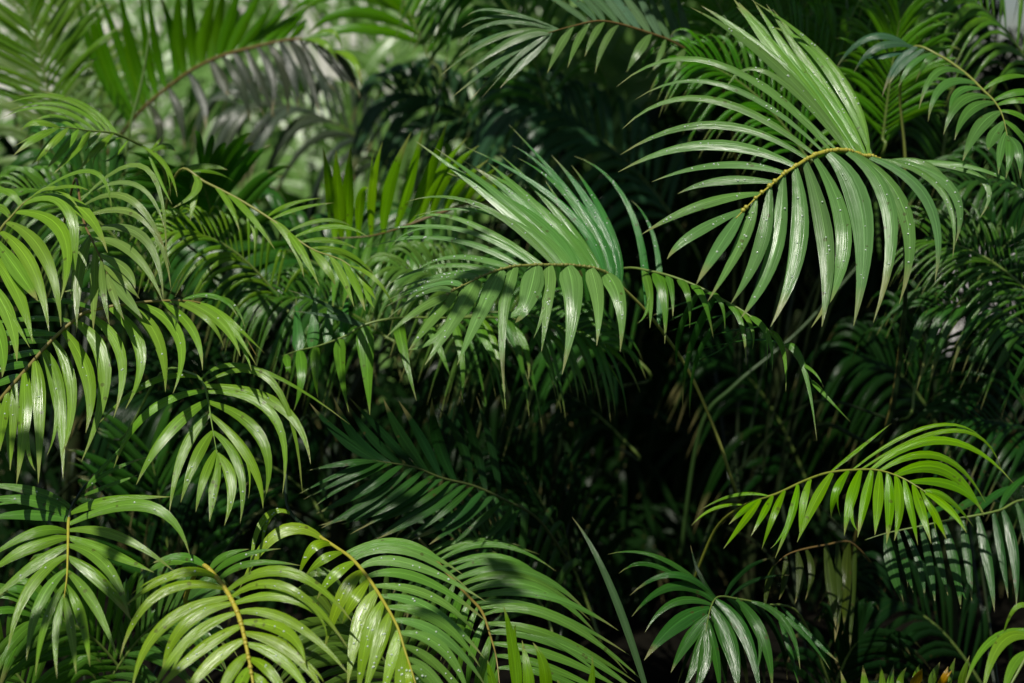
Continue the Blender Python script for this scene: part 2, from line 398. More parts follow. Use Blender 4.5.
# ---------------------------------------------------------------- F  upper left small bright frond
frond('yellow green frond with short fingers drooping at the far upper left edge',
 [(45,127,3.05),(70,128,3.1),(90,131,3.15),(112,133,3.2),(130,140,3.25),(150,152,3.3),(165,175,3.35),(172,230,3.5)],
 [([(60,126,30,120,-4,134,11),(58,129,38,136,14,155,10),(67,130,52,142,30,165,10),(77,131,65,146,47,168,10),(89,131,76,148,54,173,11),(100,134,90,142,85,152,8),(112,135,97,148,80,170,8),(122,138,100,148,92,170,6),
    (128,140,112,158,100,160,4),(140,146,165,165,178,197,5),(146,150,160,180,172,205,4)], -0.05, -0.05, FRESH),
  ([(110,132,62,98,3,103,6),(104,131,62,104,5,112,6),(97,131,50,108,4,118,6),(86,130,45,112,3,124,6),(78,129,42,117,2,130,6),(114,133,75,100,20,96,5),(118,134,85,105,40,93,5),(150,150,158,142,165,131,4),(150,152,165,146,176,152,10)], 0.05, 0.06, YGRN)],
 FRESH, rcol=GRN, rw=2.8)

# ---------------------------------------------------------------- G  left edge long arcs
frond('light green frond fanning long curved leaflets down from the left edge',
 [(45,188,2.98),(25,202,2.98),(12,216,2.98),(0,231,2.98),(-10,260,3.0),(-18,300,3.05),(-30,400,3.2)],
 [([(27,201,76,205,107,254,15),(25,205,68,208,70,292,14),(17,212,62,232,62,301,15),(7,222,44,255,62,327,15),(0,231,32,268,47,331,15),(-5,240,20,274,40,303,15),(-7,255,16,290,35,342,16),(-10,280,8,315,16,360,16),
    (-14,300,0,340,4,378,14),(40,192,92,171,110,213,7),(38,193,66,186,90,190,6),(30,198,55,188,80,210,6)], -0.07, -0.08, FRESH),
  ([(20,206,5,190,-20,196,9),(10,218,-5,206,-30,214,9),(22,203,8,192,-14,180,7)], 0.03, 0.03, YGRN)],
 FRESH, rcol=(0.22,0.24,0.05), rw=3.2)

# ---------------------------------------------------------------- H  left, second fan
frond('olive green frond hanging in a fan just right of the left edge frond',
 [(109,278,2.94),(101,259,2.97),(92,240,3.0),(84,222,3.04),(80,200,3.1),(74,182,3.2),(60,260,3.5)],
 [([(85,206,132,200,172,270,9),(86,200,146,168,170,268,7),(85,197,135,184,163,232,7),(90,216,143,218,172,290,10),(97,226,142,236,165,302,10),(95,237,132,252,162,300,10),(100,254,131,272,152,302,11),(104,265,126,283,150,306,9),(109,276,126,297,142,321,11),
    (107,272,114,297,124,321,9),(101,260,103,290,110,328,8),(94,248,94,287,96,331,10),(88,237,79,270,75,332,13),(83,222,70,250,60,290,9)], -0.05, -0.04)],
 (0.14,0.21,0.06), rcol=BRN, rw=2.6)

# ---------------------------------------------------------------- I  left lower big
frond('long arching frond across the left side with heavy drooping light green leaflets',
 [(258,358,3.12),(232,320,3.1),(200,303,3.06),(160,301,3.02),(120,305,3.0),(87,312,2.98),(72,322,2.97),(50,342,2.96),(30,365,2.95),(0,400,2.95),(-30,440,3.0)],
 [([(0,402,-6,440,-12,480,12),(6,390,3,420,0,452,11),(15,382,11,425,10,470,13),(25,372,24,418,14,486,14),(35,360,39,402,39,482,15),(44,350,58,395,63,478,14),(54,340,71,390,63,455,14),(64,331,88,377,84,432,14),
    (75,322,104,370,76,468,15),(86,315,120,352,110,418,13),(110,312,140,350,121,412,13),(125,308,156,335,166,392,14),(137,304,178,335,172,394,12),(160,301,191,328,202,369,10),(170,300,205,317,223,347,8),
    (185,301,221,323,240,359,9),(200,303,226,321,255,366,7),(212,308,232,322,262,352,6),(222,314,240,340,252,372,6)], -0.06, -0.06, FRESH),
  ([(50,342,20,341,-20,350,9),(58,335,22,332,-20,338,9),(73,322,32,318,-20,326,9),(42,352,15,355,-20,366,10),(30,365,10,366,-20,378,10),(20,376,5,380,-20,395,10),(95,310,60,300,20,305,8),(120,305,90,290,60,292,7),(180,300,215,296,240,318,6),(200,302,228,300,246,330,5)], 0.04, 0.03, MID)],
 FRESH, rcol=(0.20,0.17,0.04), rw=3.6, drops=2)

# ---------------------------------------------------------------- J  left middle hanging
frond('green frond hanging as a symmetrical arch of curved leaflets, left of centre',
 [(217,454,2.92),(212,425,2.98),(208,400,3.03),(203,383,3.08),(190,373,3.15),(160,374,3.3),(120,440,3.5)],
 [([(196,380,150,382,101,423,9),(204,391,148,412,113,468,11),(209,400,168,432,138,486,14),(210,414,184,450,167,511,13),(212,431,196,458,182,503,12),(215,450,204,477,197,513,10),(217,454,214,485,209,522,11),(218,453,231,482,224,524,11),
    (215,431,239,467,241,522,11),(213,414,249,458,261,508,12),(211,401,261,438,265,502,12),(208,391,272,414,285,493,11),(205,385,279,405,309,466,11),(205,383,272,382,303,493,7),(200,380,255,368,350,423,7)], -0.05, -0.03)],
 (0.12,0.225,0.035), rcol=FRESH, rw=2.6, drops=2)

# ---------------------------------------------------------------- K  lower left
frond('lower left frond with a straight yellow rib and paired green leaflets',
 [(64,598,2.72),(67,575,2.78),(68,545,2.85),(69,518,2.93),(76,500,3.0),(95,482,3.1),(120,520,3.4)],
 [([(66,532,32,533,-15,562,11),(66,537,27,548,-12,578,14),(66,545,32,566,-12,602,13),(65,555,29,588,7,650,13),(65,569,40,602,28,662,12),(64,582,46,620,38,676,10),(64,594,56,630,57,678,9),(65,598,71,632,74,674,10),
    (67,585,81,617,92,667,11),(68,571,93,603,118,655,12),(69,557,102,582,131,621,13),(70,545,106,566,129,616,13),(71,537,108,552,152,573,12),(71,530,118,536,170,571,12),(72,524,148,506,185,557,13),(73,514,118,497,196,497,13)], -0.03, -0.02, (0.12,0.225,0.038)),
  ([(69,520,30,514,-25,522,14),(70,515,32,500,-25,502,13),(72,508,30,490,-25,486,12),(82,500,110,485,140,474,6),(86,494,112,470,150,456,5),(88,492,108,462,128,440,5)], 0.05, 0.06, MID)],
 YGRN, rcol=YEL, rw=3.2, drops=2, rib=4)

# ---------------------------------------------------------------- L  bottom left bright
frond('bright yellow green frond at the bottom left with an orange yellow rib',
 [(262,745,2.5),(253,683,2.58),(247,650,2.63),(240,620,2.68),(230,597,2.73),(217,578,2.8),(200,566,2.9),(190,600,3.2)],
 [([(216,578,175,574,122,610,12),(222,590,158,594,119,662,13),(228,598,162,626,131,692,14),(231,604,172,630,136,704,13),(235,613,188,640,144,698,14),(239,626,198,651,152,700,14),(242,640,210,663,176,708,14),(245,655,230,674,212,712,14),(248,668,240,684,228,722,12)], -0.03, -0.02),
  ([(228,590,289,572,352,626,12),(233,596,288,588,350,652,10),(236,602,300,600,351,648,12),(240,611,292,622,347,679,12),(243,621,297,634,349,692,14),(246,632,290,651,326,694,13),(249,643,285,662,314,700,12),(251,658,272,674,292,708,11),(254,673,266,688,278,716,10)], -0.03, -0.02),
  ([(219,580,250,563,300,566,10),(212,575,240,556,282,548,9),(208,572,228,552,262,540,8),(205,568,180,556,150,566,9),(200,566,165,562,135,580,9)], 0.05, 0.06, MID)],
 (0.17,0.275,0.038), rcol=(0.40,0.36,0.04), rw=4.4, knobs=True, drops=3)

# ---------------------------------------------------------------- M  bottom, right of L
frond('large green frond, bottom left of centre, with yellow leaflets on its left side only',
 [(424,720,2.58),(415,682,2.63),(405,651,2.68),(397,626,2.72),(382,599,2.78),(366,575,2.85),(351,558,2.9),(337,548,2.95),(315,533,3.0),(290,512,3.08),(286,480,3.15),(290,440,3.25)],
 [([(289,513,262,521,251,573,7),(292,514,270,516,262,555,6),(323,535,278,533,240,590,15),(332,542,312,548,299,576,13),(343,551,322,560,305,578,11),(354,562,333,576,316,600,13),(361,572,342,596,326,648,15),(368,580,352,602,342,624,13),
    (375,592,359,625,347,684,17),(380,603,367,640,354,696,15),(388,614,379,645,364,700,14),(395,631,391,662,380,706,13),(401,648,400,680,396,715,12),(407,660,410,690,412,720,9)], -0.03, -0.01, (0.17,0.275,0.038)),
  (interp([(346,552,400,542,452,568,9),(354,560,405,553,470,597,11),(371,578,425,584,486,626,12),(385,600,437,613,490,664,12),(399,628,445,650,482,698,12),(406,657,435,672,462,712,11),(413,676,425,690,440,720,10)],14), 0.02, 0.03, (0.125,0.24,0.06))],
 YGRN, rcol=(0.33,0.32,0.035), rw=3.4, drops=8, fold=0.2, rib=9)

# ---------------------------------------------------------------- N  bottom centre
frond('green frond with dappled shadows at the bottom centre, bending to the right',
 [(502,715,2.85),(497,662,2.9),(490,635,2.95),(482,612,3.0),(470,598,3.05),(455,582,3.1),(440,565,3.15),(420,540,3.3)],
 [(interp([(430,552,470,540,520,548,6),(440,565,495,550,556,576,8),(455,582,525,572,592,622,9),(470,598,540,598,616,648,9),(482,612,558,622,638,676,10),(490,635,560,648,645,700,10),(498,668,555,680,625,722,10)],17), 0.0, 0.04, (0.085,0.18,0.04)),
  (interp([(455,582,440,615,432,660,9),(480,612,470,650,460,700,10),(498,670,490,700,485,725,10)],8), -0.02, 0.02, MID)],
 MID, rcol=(0.2,0.16,0.03), rw=3)
frond('yellow green upright leaflets rising from the bottom edge just right of the bottom centre rib',
 [(600,740,2.8),(570,722,2.8),(545,712,2.8),(518,708,2.8),(490,712,2.85),(470,760,2.95)],
 [([(518,708,514,655,501,606,14),(530,710,528,675,522,640,12),(545,712,545,672,532,642,13),(560,716,562,690,556,662,12),(575,724,590,690,592,655,10),(500,710,492,680,488,660,8)], 0.0, 0.03, (0.09,0.18,0.018), FRONT)],
 FRESH, rw=3, attach=True)

# ---------------------------------------------------------------- Q  dark glossy fan bottom right of centre
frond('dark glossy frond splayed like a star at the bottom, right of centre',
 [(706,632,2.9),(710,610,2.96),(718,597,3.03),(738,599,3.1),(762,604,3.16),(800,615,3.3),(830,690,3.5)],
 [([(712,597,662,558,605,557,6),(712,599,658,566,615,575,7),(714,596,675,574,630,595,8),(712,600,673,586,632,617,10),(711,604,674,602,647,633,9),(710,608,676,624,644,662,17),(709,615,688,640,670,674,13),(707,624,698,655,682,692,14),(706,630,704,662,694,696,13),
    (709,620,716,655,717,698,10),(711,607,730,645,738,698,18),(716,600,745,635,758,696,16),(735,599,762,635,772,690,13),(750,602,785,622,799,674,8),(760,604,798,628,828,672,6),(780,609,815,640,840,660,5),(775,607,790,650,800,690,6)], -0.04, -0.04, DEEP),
  ([(712,612,690,618,655,648,9),(709,618,694,640,676,684,8),(712,618,722,650,727,694,9),(713,604,737,640,749,698,10),(726,598,755,632,766,694,10),(742,601,775,628,788,680,8),(725,597,745,570,778,556,6),(730,598,755,580,790,575,5),(715,595,700,575,690,545,5)], 0.04, 0.08, SHADE_DIM)],
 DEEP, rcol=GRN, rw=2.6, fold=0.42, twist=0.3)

# ---------------------------------------------------------------- R  bright frond lower right
frond('bright sunlit frond spreading flat in the dark at the lower right',
 [(928,494,2.85),(918,487,2.86),(900,477,2.88),(877,470,2.92),(852,470,2.96),(827,473,3.0),(804,481,3.04),(776,494,3.08),(745,505,3.14),(715,530,3.3),(690,590,3.5)],
 [([(762,502,745,520,724,549,8),(760,500,744,510,728,525,7),(773,495,764,512,750,536,7),(785,490,774,514,759,549,8),(798,484,792,514,776,560,9),(811,479,803,505,799,533,8),(833,473,815,502,798,543,10),(849,471,836,492,831,518,10),
    (861,471,851,499,845,536,11),(872,471,865,502,858,538,11),(880,471,878,502,875,536,11),(888,473,890,505,887,541,11),(896,476,900,505,894,540,11),(904,480,911,508,918,544,10),(913,485,922,511,932,543,10),(921,489,935,514,946,539,9),(926,492,948,507,967,533,9)], -0.04, -0.03),
  ([(924,490,948,498,973,527,9),(910,481,955,486,986,517,11),(895,475,946,470,983,517,13),(880,471,940,456,990,505,10),(871,470,946,440,1007,483,9),(861,470,955,430,997,471,6),(852,470,935,425,990,441,5),(770,497,735,495,700,511,4),(745,505,715,508,690,525,4),(830,473,860,448,890,425,4)], 0.03, 0.05)],
 (0.115,0.24,0.022), rcol=(0.2,0.24,0.03), rw=2.6, fold=0.4)

# ---------------------------------------------------------------- S  top right drooping
frond('fresh green frond drooping in from the top right corner with glossy fingers',
 [(1008,140,3.1),(1003,117,3.15),(995,102,3.2),(983,90,3.24),(965,73,3.3),(940,56,3.36),(912,48,3.42),(900,90,3.6),(900,200,3.7)],
 [([(933,54,912,64,898,89,7),(940,56,928,60,915,81,7),(965,75,937,72,918,109,9),(975,84,944,85,928,120,10),(980,90,958,92,949,118,9),(990,98,962,100,944,135,12),(994,103,970,110,954,140,11),(999,112,980,126,962,160,14),(1003,122,990,141,977,168,14),
    (1005,132,1001,150,999,174,9),(1007,137,1010,152,1006,179,10),(1008,135,1018,150,1021,180,11)], -0.04, -0.04, (0.075,0.165,0.045)),
  ([(1004,120,1024,138,1034,168,10),(1001,110,1026,118,1046,142,10),(994,100,1026,91,1052,103,10),(998,104,1026,100,1055,114,10),(983,90,1010,76,1040,80,8)], 0.0, 0.03, MID),
  ([(912,48,872,36,835,69,11),(916,50,880,46,853,72,9),(918,50,898,62,882,97,8),(924,50,905,62,890,84,8),(908,46,880,56,862,58,8)], -0.02, 0.0, (0.045,0.10,0.055))],
 MID, rcol=(0.2,0.24,0.05), rw=3)

# ---------------------------------------------------------------- T  top centre
frond('grey green frond arching across the top centre with thin outer fingers',
 [(548,33,3.25),(573,26,3.3),(604,21,3.35),(646,32,3.42),(682,47,3.5),(720,80,3.62),(740,200,3.9)],
 [([(548,33,506,40,428,96,14),(552,31,500,36,434,78,7),(555,29,506,32,457,54,6),(556,28,500,22,458,42,6),(557,27,502,16,464,28,6),(550,32,516,48,453,95,13),(549,33,520,52,469,102,12),(551,33,530,55,502,89,11),(560,30,500,10,470,14,5)], 0.0, 0.0, (0.075,0.14,0.055)),
  ([(573,27,560,46,548,72,10),(590,25,578,40,569,66,9),(604,22,594,35,585,58,8),(618,25,604,44,595,73,8),(650,34,639,50,628,73,11),(685,48,679,60,675,78,8),(665,40,660,55,652,70,6)], -0.04, -0.03, (0.085,0.15,0.05)),
  ([(587,22,565,5,534,-12,9),(596,21,578,2,548,-16,9),(604,21,588,0,562,-18,9),(618,25,600,2,575,-20,10),(630,27,612,4,590,-20,10),(640,30,622,6,602,-20,10),(650,33,635,10,615,-18,10),(660,37,648,12,630,-16,10),(670,41,658,15,645,-14,10),(680,46,672,18,660,-12,10),(690,52,685,25,676,-10,10)], 0.1, 0.2, (0.08,0.14,0.075))],
 SAGE, rcol=BRN, rw=3)

# ---------------------------------------------------------------- U  tall soft frond top left
frond('tall out of focus frond at the top left with upright leaflets and a dark rib',
 [(362,86,4.1),(334,52,4.15),(299,39,4.2),(246,49,4.25),(211,60,4.3),(176,81,4.35),(130,123,4.45),(90,190,4.6)],
 [(interp([(130,122,98,60,66,-20,10),(138,112,118,50,92,-20,11),(160,95,150,50,138,-20,11),(190,72,188,30,185,-25,12),(215,58,226,25,238,-20,14),(246,49,268,25,296,3,11),(290,40,305,22,322,8,8)],20), -0.03, -0.12, (0.06,0.16,0.014), FRONT),
  (interp([(150,105,158,130,160,165,8),(211,60,225,85,240,118,11),(246,49,262,80,268,118,11),(280,42,292,72,300,112,10),(310,40,330,62,352,90,8),(334,52,350,70,362,95,7)],16), -0.03, 0.0, (0.04,0.052,0.034)),
  ([(300,38,322,42,338,64,8),(330,50,352,58,361,84,9),(306,36,330,30,342,50,7)], -0.1, -0.1, FRESH)],
 MID, rcol=BRN, rw=5)

# ---------------------------------------------------------------- W  dark glossy centre low
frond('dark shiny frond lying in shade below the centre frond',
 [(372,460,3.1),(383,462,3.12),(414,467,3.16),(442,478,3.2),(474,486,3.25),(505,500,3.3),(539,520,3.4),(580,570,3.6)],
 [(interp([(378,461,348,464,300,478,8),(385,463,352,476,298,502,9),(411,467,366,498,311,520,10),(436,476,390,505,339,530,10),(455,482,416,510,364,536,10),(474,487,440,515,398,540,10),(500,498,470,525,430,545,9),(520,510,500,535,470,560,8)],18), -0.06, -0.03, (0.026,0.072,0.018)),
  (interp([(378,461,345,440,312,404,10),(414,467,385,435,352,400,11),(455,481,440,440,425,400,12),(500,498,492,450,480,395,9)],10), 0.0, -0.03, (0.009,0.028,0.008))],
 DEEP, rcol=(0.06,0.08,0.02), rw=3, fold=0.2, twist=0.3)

# ---------------------------------------------------------------- X  hanging row under centre-left
frond('frond with broad leaflets hanging straight down, striped by shadows, below the bright cascade',
 [(282,356,3.25),(300,350,3.24),(318,346,3.23),(345,336,3.22),(364,325,3.22),(397,318,3.24),(450,318,3.3),(500,318,3.4),(560,328,3.5),(620,360,3.65)],
 [([(286,354,288,365,292,376,8),(300,352,301,380,295,411,13),(316,347,315,378,319,417,11),(340,338,341,370,346,413,12),(364,326,367,366,371,413,18),(397,319,404,352,413,398,12),(425,318,440,350,452,380,10),(452,318,462,360,463,408,9),(480,318,498,355,506,418,10),
    (500,319,530,350,545,420,10),(520,322,562,345,591,393,10),(540,325,590,345,622,392,8),(560,330,612,350,640,395,8),(475,318,488,345,500,372,12)], -0.05, -0.03, (0.085,0.185,0.03)),
  ([(299,350,297,325,296,300,13),(312,347,314,318,316,288,13),(327,343,329,315,331,284,12),(343,336,345,312,350,290,11)], 0.04, 0.08, (0.05,0.14,0.03), FRONT),
  ([(360,324,325,304,289,291,8),(363,322,330,316,292,312,7)], -0.02, 0.0, (0.04,0.08,0.04))],
 MID, rcol=GRN, rw=2.8, tri=True)

# ---------------------------------------------------------------- Y  hanging row lower right
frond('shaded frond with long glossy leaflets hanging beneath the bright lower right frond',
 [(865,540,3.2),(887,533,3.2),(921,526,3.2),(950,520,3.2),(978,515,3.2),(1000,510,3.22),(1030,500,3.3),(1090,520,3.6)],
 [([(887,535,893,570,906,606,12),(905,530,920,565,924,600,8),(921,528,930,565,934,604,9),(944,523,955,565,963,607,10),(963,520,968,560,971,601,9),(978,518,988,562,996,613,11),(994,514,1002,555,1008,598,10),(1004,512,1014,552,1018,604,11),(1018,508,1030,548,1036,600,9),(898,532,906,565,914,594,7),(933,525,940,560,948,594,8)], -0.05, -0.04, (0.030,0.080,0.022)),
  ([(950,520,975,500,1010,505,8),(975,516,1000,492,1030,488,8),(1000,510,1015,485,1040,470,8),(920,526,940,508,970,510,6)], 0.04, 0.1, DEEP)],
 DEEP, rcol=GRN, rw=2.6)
frond('dim frond with brownish leaflets hanging in the dark between the two bottom right fans',
 [(772,568,3.2),(785,556,3.22),(800,550,3.25),(825,545,3.3),(850,542,3.35),(868,560,3.5)],
 [([(776,564,768,585,765,610,7),(786,556,785,578,781,601,8),(797,551,800,578,795,604,8),(806,549,812,572,806,600,7),(826,546,832,590,837,629,12),(838,544,838,600,832,645,10),(848,542,846,586,845,626,12),(856,545,852,600,850,650,8)], -0.03, -0.02, (0.028,0.045,0.010))],
 DEEP, rcol=BRN, rw=2.2)
frond('green frond tip curving up in the very bottom right corner',
 [(960,735,2.6),(1000,700,2.65),(1030,650,2.7),(1050,620,2.8),(1080,600,2.95)],
 [([(1040,632,992,640,962,692,9),(1036,640,1002,642,984,694,12),(1030,652,1012,668,1002,705,9),(1045,625,1020,605,1000,640,6)], -0.03, -0.03, YGRN)],
 YGRN, rcol=GRN, rw=3)
frond('low frond with yellowed leaflet tips along the bottom right edge',
 [(845,705,3.1),(880,695,3.1),(920,690,3.1),(960,692,3.15),(1000,720,3.3)],
 [(interp([(850,704,846,690,842,668,8),(880,696,882,682,880,664,8),(900,693,900,680,905,668,8),(930,690,934,675,940,660,9),(960,692,964,675,972,655,8)],9), 0.0, 0.03, (0.07,0.13,0.02), FRONT),
  ([(915,691,917,680,922,668,11),(940,690,944,680,948,666,10)], -0.03, -0.03, GOLD, FRONT)],
 MID, rcol=GRN, rw=2.6)

# ------------------------------------------------------------------ fill fronds, placed in the world
def wfrond(label, a, b, arch, n, L, w, color, hint=HINT, droop=0.35, a0=62, a1=26, rcol=GRN, attach=True, twist=0.3, up=0.06, rw=3, seg=8, bare=0.12):
    """a = base end, b = tip, both (x, y, depth)"""
    A, Bp = P(*a), P(*b)
    C = (A + Bp) * 0.5 + Vector((0, 0, arch)) * 2
    q = lambda t: (1 - t) ** 2 * A + 2 * t * (1 - t) * C + t * t * Bp
    pts = [q(1 - i / 8) for i in range(9)]
    leaves = []
    for i in range(n):
        t = bare + (1 - bare) * (i + 0.5) / n
        p = q(t); T = (q(min(1, t + 0.02)) - q(t - 0.02)).normalized()
        nn = (hint - T * hint.dot(T)).normalized(); S = T.cross(nn)
        for sd in (-1, 1):
            if R.random() < 0.04: continue
            g = math.radians(a0 + (a1 - a0) * t + R.gauss(0, 5))
            dr = (S * sd * math.sin(g) + T * math.cos(g) + nn * R.gauss(0, 0.06)).normalized()
            l = L * (0.55 + 0.45 * math.sin(math.pi * min(1, 0.18 + 0.8 * t))) * R.uniform(0.85, 1.1)
            tip = p + dr * l * 0.88 + Vector((0, 0, -droop * l * R.uniform(0.7, 1.3)))
            m = p + dr * l * 0.52 + nn * (up * l)
            leaves.append((p, m, tip, w * R.uniform(0.8, 1.15), nn, color))
    return build_frond(label, pts, leaves, color, rcol=rcol, rw=rw, attach=attach, twist=twist, seg=seg)
SHADE_BLK = (0.009, 0.028, 0.007)  # near-black green standing for the deepest shade
FILL = [
 # label, base, tip, arch, n, L, w, colour (near-black ones have shade painted in), droop
 ('soft pale green frond leaning in at the very top left corner', (70,230,4.9),(5,-30,4.9),0.10,20,0.42,0.026,(0.13,0.20,0.07),0.3),
 ('thin light frond rising behind the tall top left frond', (110,210,5.2),(60,-10,5.2),0.05,20,0.40,0.022,(0.14,0.22,0.06),0.3),
 ('green frond with raised leaflets at the top, left of the top centre frond', (440,90,4.3),(350,-50,4.3),0.10,20,0.45,0.032,(0.07,0.18,0.02),0.25),
 ('wide dim frond hidden behind the top centre frond', (560,150,4.4),(470,-10,4.2),0.15,22,0.40,0.020,(0.04,0.11,0.02),0.5),
 ('blurred grey green frond in the gap under the tall top left frond', (420,200,5.0),(240,110,4.8),0.12,20,0.40,0.026,(0.055,0.075,0.05),0.7),
 ('dark blurred frond hanging behind the bright upright comb', (560,230,4.8),(400,100,4.7),0.12,20,0.42,0.028,(0.03,0.07,0.03),0.7),
 ('blurred blue green frond filling the gap above the centre frond', (700,260,4.5),(520,110,4.4),0.12,22,0.42,0.03,(0.03,0.075,0.035),0.7),
 ('mid green frond with vertical leaflets under the yellow green upper left frond', (180,330,3.9),(60,160,3.8),0.08,20,0.32,0.026,(0.035,0.10,0.02),0.5),
 ('deep green frond lying low behind the left edge frond', (230,330,3.9),(200,180,3.7),0.08,18,0.34,0.03,(0.045,0.13,0.02),0.2),
 ('dark green frond behind the bright cascade, pointing left', (420,330,3.9),(210,240,3.8),0.06,20,0.36,0.030,DEEP,0.5),
 ('dull green frond behind the cascade, crossing towards the centre frond', (240,340,4.0),(420,260,3.9),0.10,20,0.36,0.028,(0.04,0.10,0.025),0.5),
 ('shaded frond in the gap beneath the long arching left frond', (300,430,3.9),(130,400,3.7),0.06,18,0.34,0.026,SHADE_DIM,0.6),
 ('dark frond behind the hanging symmetrical arch', (330,520,3.9),(180,470,3.7),0.10,18,0.36,0.026,SHADE_DIM,0.6),
 ('narrow leaved frond in shade between the lower left frond and the symmetrical arch', (180,620,3.7),(150,450,3.6),0.02,16,0.34,0.02,DEEP,0.1),
 ('green frond lying low behind the bottom left bright frond', (140,700,3.3),(40,620,3.1),0.06,16,0.30,0.024,MID,0.3),
 ('green undergrowth frond between the lower left frond and the bright one beside it', (90,720,3.3),(190,610,3.15),0.06,18,0.28,0.022,(0.06,0.13,0.03),0.3),
 ('dim frond in the bottom left corner under the paired leaflets', (60,760,3.2),(-10,650,3.1),0.05,14,0.28,0.024,MID,0.3),
 ('striped green frond under the big bottom frond, seen through its leaflets', (420,720,3.2),(330,620,3.1),0.05,16,0.28,0.022,(0.08,0.14,0.03),0.3),
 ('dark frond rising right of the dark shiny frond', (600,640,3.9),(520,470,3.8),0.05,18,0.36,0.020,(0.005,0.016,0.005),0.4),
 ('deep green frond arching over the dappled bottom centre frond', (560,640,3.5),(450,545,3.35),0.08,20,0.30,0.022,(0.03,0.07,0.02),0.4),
 ('green frond coloured for deep shade in the darkest part below the large sage frond', (820,520,4.3),(720,360,4.2),0.1,16,0.36,0.024,SHADE_BLK,0.6),
 ('very dark frond at the middle right behind the thin petiole', (960,480,4.2),(860,360,4.1),0.1,16,0.36,0.024,SHADE_BLK,0.6),
 ('dark green frond with level leaflets at the right edge under the sage frond', (900,420,3.6),(1020,230,3.5),0.05,24,0.34,0.014,(0.014,0.045,0.010),0.5),
 ('green frond with short leaflets at the right edge, halfway up', (1080,380,3.6),(930,310,3.5),0.08,22,0.24,0.016,(0.03,0.085,0.018),0.5),
 ('dusky frond at the right edge just above the hanging glossy leaflets', (1100,480,3.7),(960,420,3.6),0.05,20,0.28,0.016,(0.014,0.045,0.010),0.5),
 ('shadowy frond in the bottom right behind the yellow tips', (1000,720,3.8),(880,600,3.7),0.08,16,0.34,0.024,SHADE_DIM,0.6),
 ('small dark frond at the bottom edge between the star shaped frond and the yellow tips', (820,740,3.6),(860,640,3.5),0.05,14,0.28,0.022,SHADE_DIM,0.4),
 ('dark green frond behind the top of the sage frond, leaning left', (760,150,3.9),(700,-20,3.8),0.08,24,0.32,0.018,(0.065,0.17,0.02),0.4),
 ('leafy green frond between the sage frond and the top right corner frond', (880,190,3.9),(820,30,3.8),0.06,26,0.26,0.016,(0.07,0.18,0.02),0.3),
 ('deep green frond at the top, right of the sage frond', (900,130,4.0),(860,-40,4.0),0.05,26,0.28,0.015,(0.055,0.15,0.018),0.3),
 ('dark frond standing upright behind the top right corner frond', (930,260,4.1),(960,20,4.0),0.02,26,0.28,0.015,(0.03,0.08,0.016),0.4),
 ('green frond arching out of the top right corner', (1060,120,3.8),(900,-10,3.7),0.12,24,0.26,0.016,(0.08,0.18,0.03),0.6),
 ('fine leaved frond hanging at the right edge below the corner frond', (1080,260,3.7),(960,190,3.6),0.08,24,0.30,0.012,(0.03,0.08,0.018),0.8),
 ('dull frond above the sage frond reaching to the top edge', (800,130,4.3),(760,-60,4.2),0.05,24,0.34,0.017,(0.05,0.14,0.018),0.4),
 ('thin grassy bright frond crossing the base of the cascade towards the left', (300,330,3.5),(165,235,3.35),0.08,22,0.20,0.010,(0.11,0.21,0.03),0.5),
 ('fine light frond at the far upper left, just under the small yellow green frond', (150,280,3.5),(20,190,3.4),0.06,22,0.22,0.012,(0.08,0.17,0.03),0.5),
 ('narrow green frond drooping between the cascade and the long arching frond', (400,350,3.6),(265,300,3.45),0.05,22,0.22,0.011,(0.05,0.12,0.022),0.7),
 ('narrow frond with pale leaflets under the left part of the centre frond', (520,360,3.6),(400,270,3.45),0.06,22,0.24,0.014,(0.09,0.17,0.04),0.6),
 ('slim green frond under the centre frond, its leaflets slanting down to the right', (430,330,3.5),(600,345,3.4),0.06,22,0.22,0.012,(0.05,0.13,0.025),0.5),
 ('wispy frond in front of the dark gap at the upper right edge', (1060,330,3.5),(930,240,3.45),0.05,22,0.26,0.008,(0.05,0.12,0.02),0.3),
 ('tangled green frond showing through the outer fingers of the large sage frond', (820,180,3.6),(690,60,3.5),0.06,26,0.24,0.011,(0.05,0.15,0.018),0.4),
 ('fine green frond between the sage frond top and the orange brown frond', (850,120,3.8),(750,10,3.7),0.05,26,0.24,0.012,(0.06,0.16,0.02),0.4),
 ('light green frond right of the orange brown frond, pointing up', (880,160,3.7),(900,20,3.6),0.03,26,0.24,0.013,(0.07,0.18,0.022),0.2),
 ('sharp leaved light frond standing up at the very top left', (60,150,4.2),(20,-20,4.1),0.04,22,0.34,0.015,(0.10,0.20,0.03),0.1),
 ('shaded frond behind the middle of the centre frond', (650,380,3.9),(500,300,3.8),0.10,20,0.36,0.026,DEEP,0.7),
 ('dark hanging frond directly below the centre frond', (640,460,4.1),(460,400,3.9),0.12,20,0.36,0.026,SHADE_DIM,0.8),
]
for f in FILL:
    lab, a, b, arch, n, L, w, c, dr = f
    wfrond(lab, a, b, arch, n, L, w, c, droop=dr)
wfrond('dying orange brown frond near the top, right of centre', (860,55,4.05), (780,34,4.0), 0.02, 8, 0.13, 0.008, (0.22,0.13,0.03), droop=0.5, a0=35, a1=12, rcol=(0.2,0.13,0.03), twist=1.2)

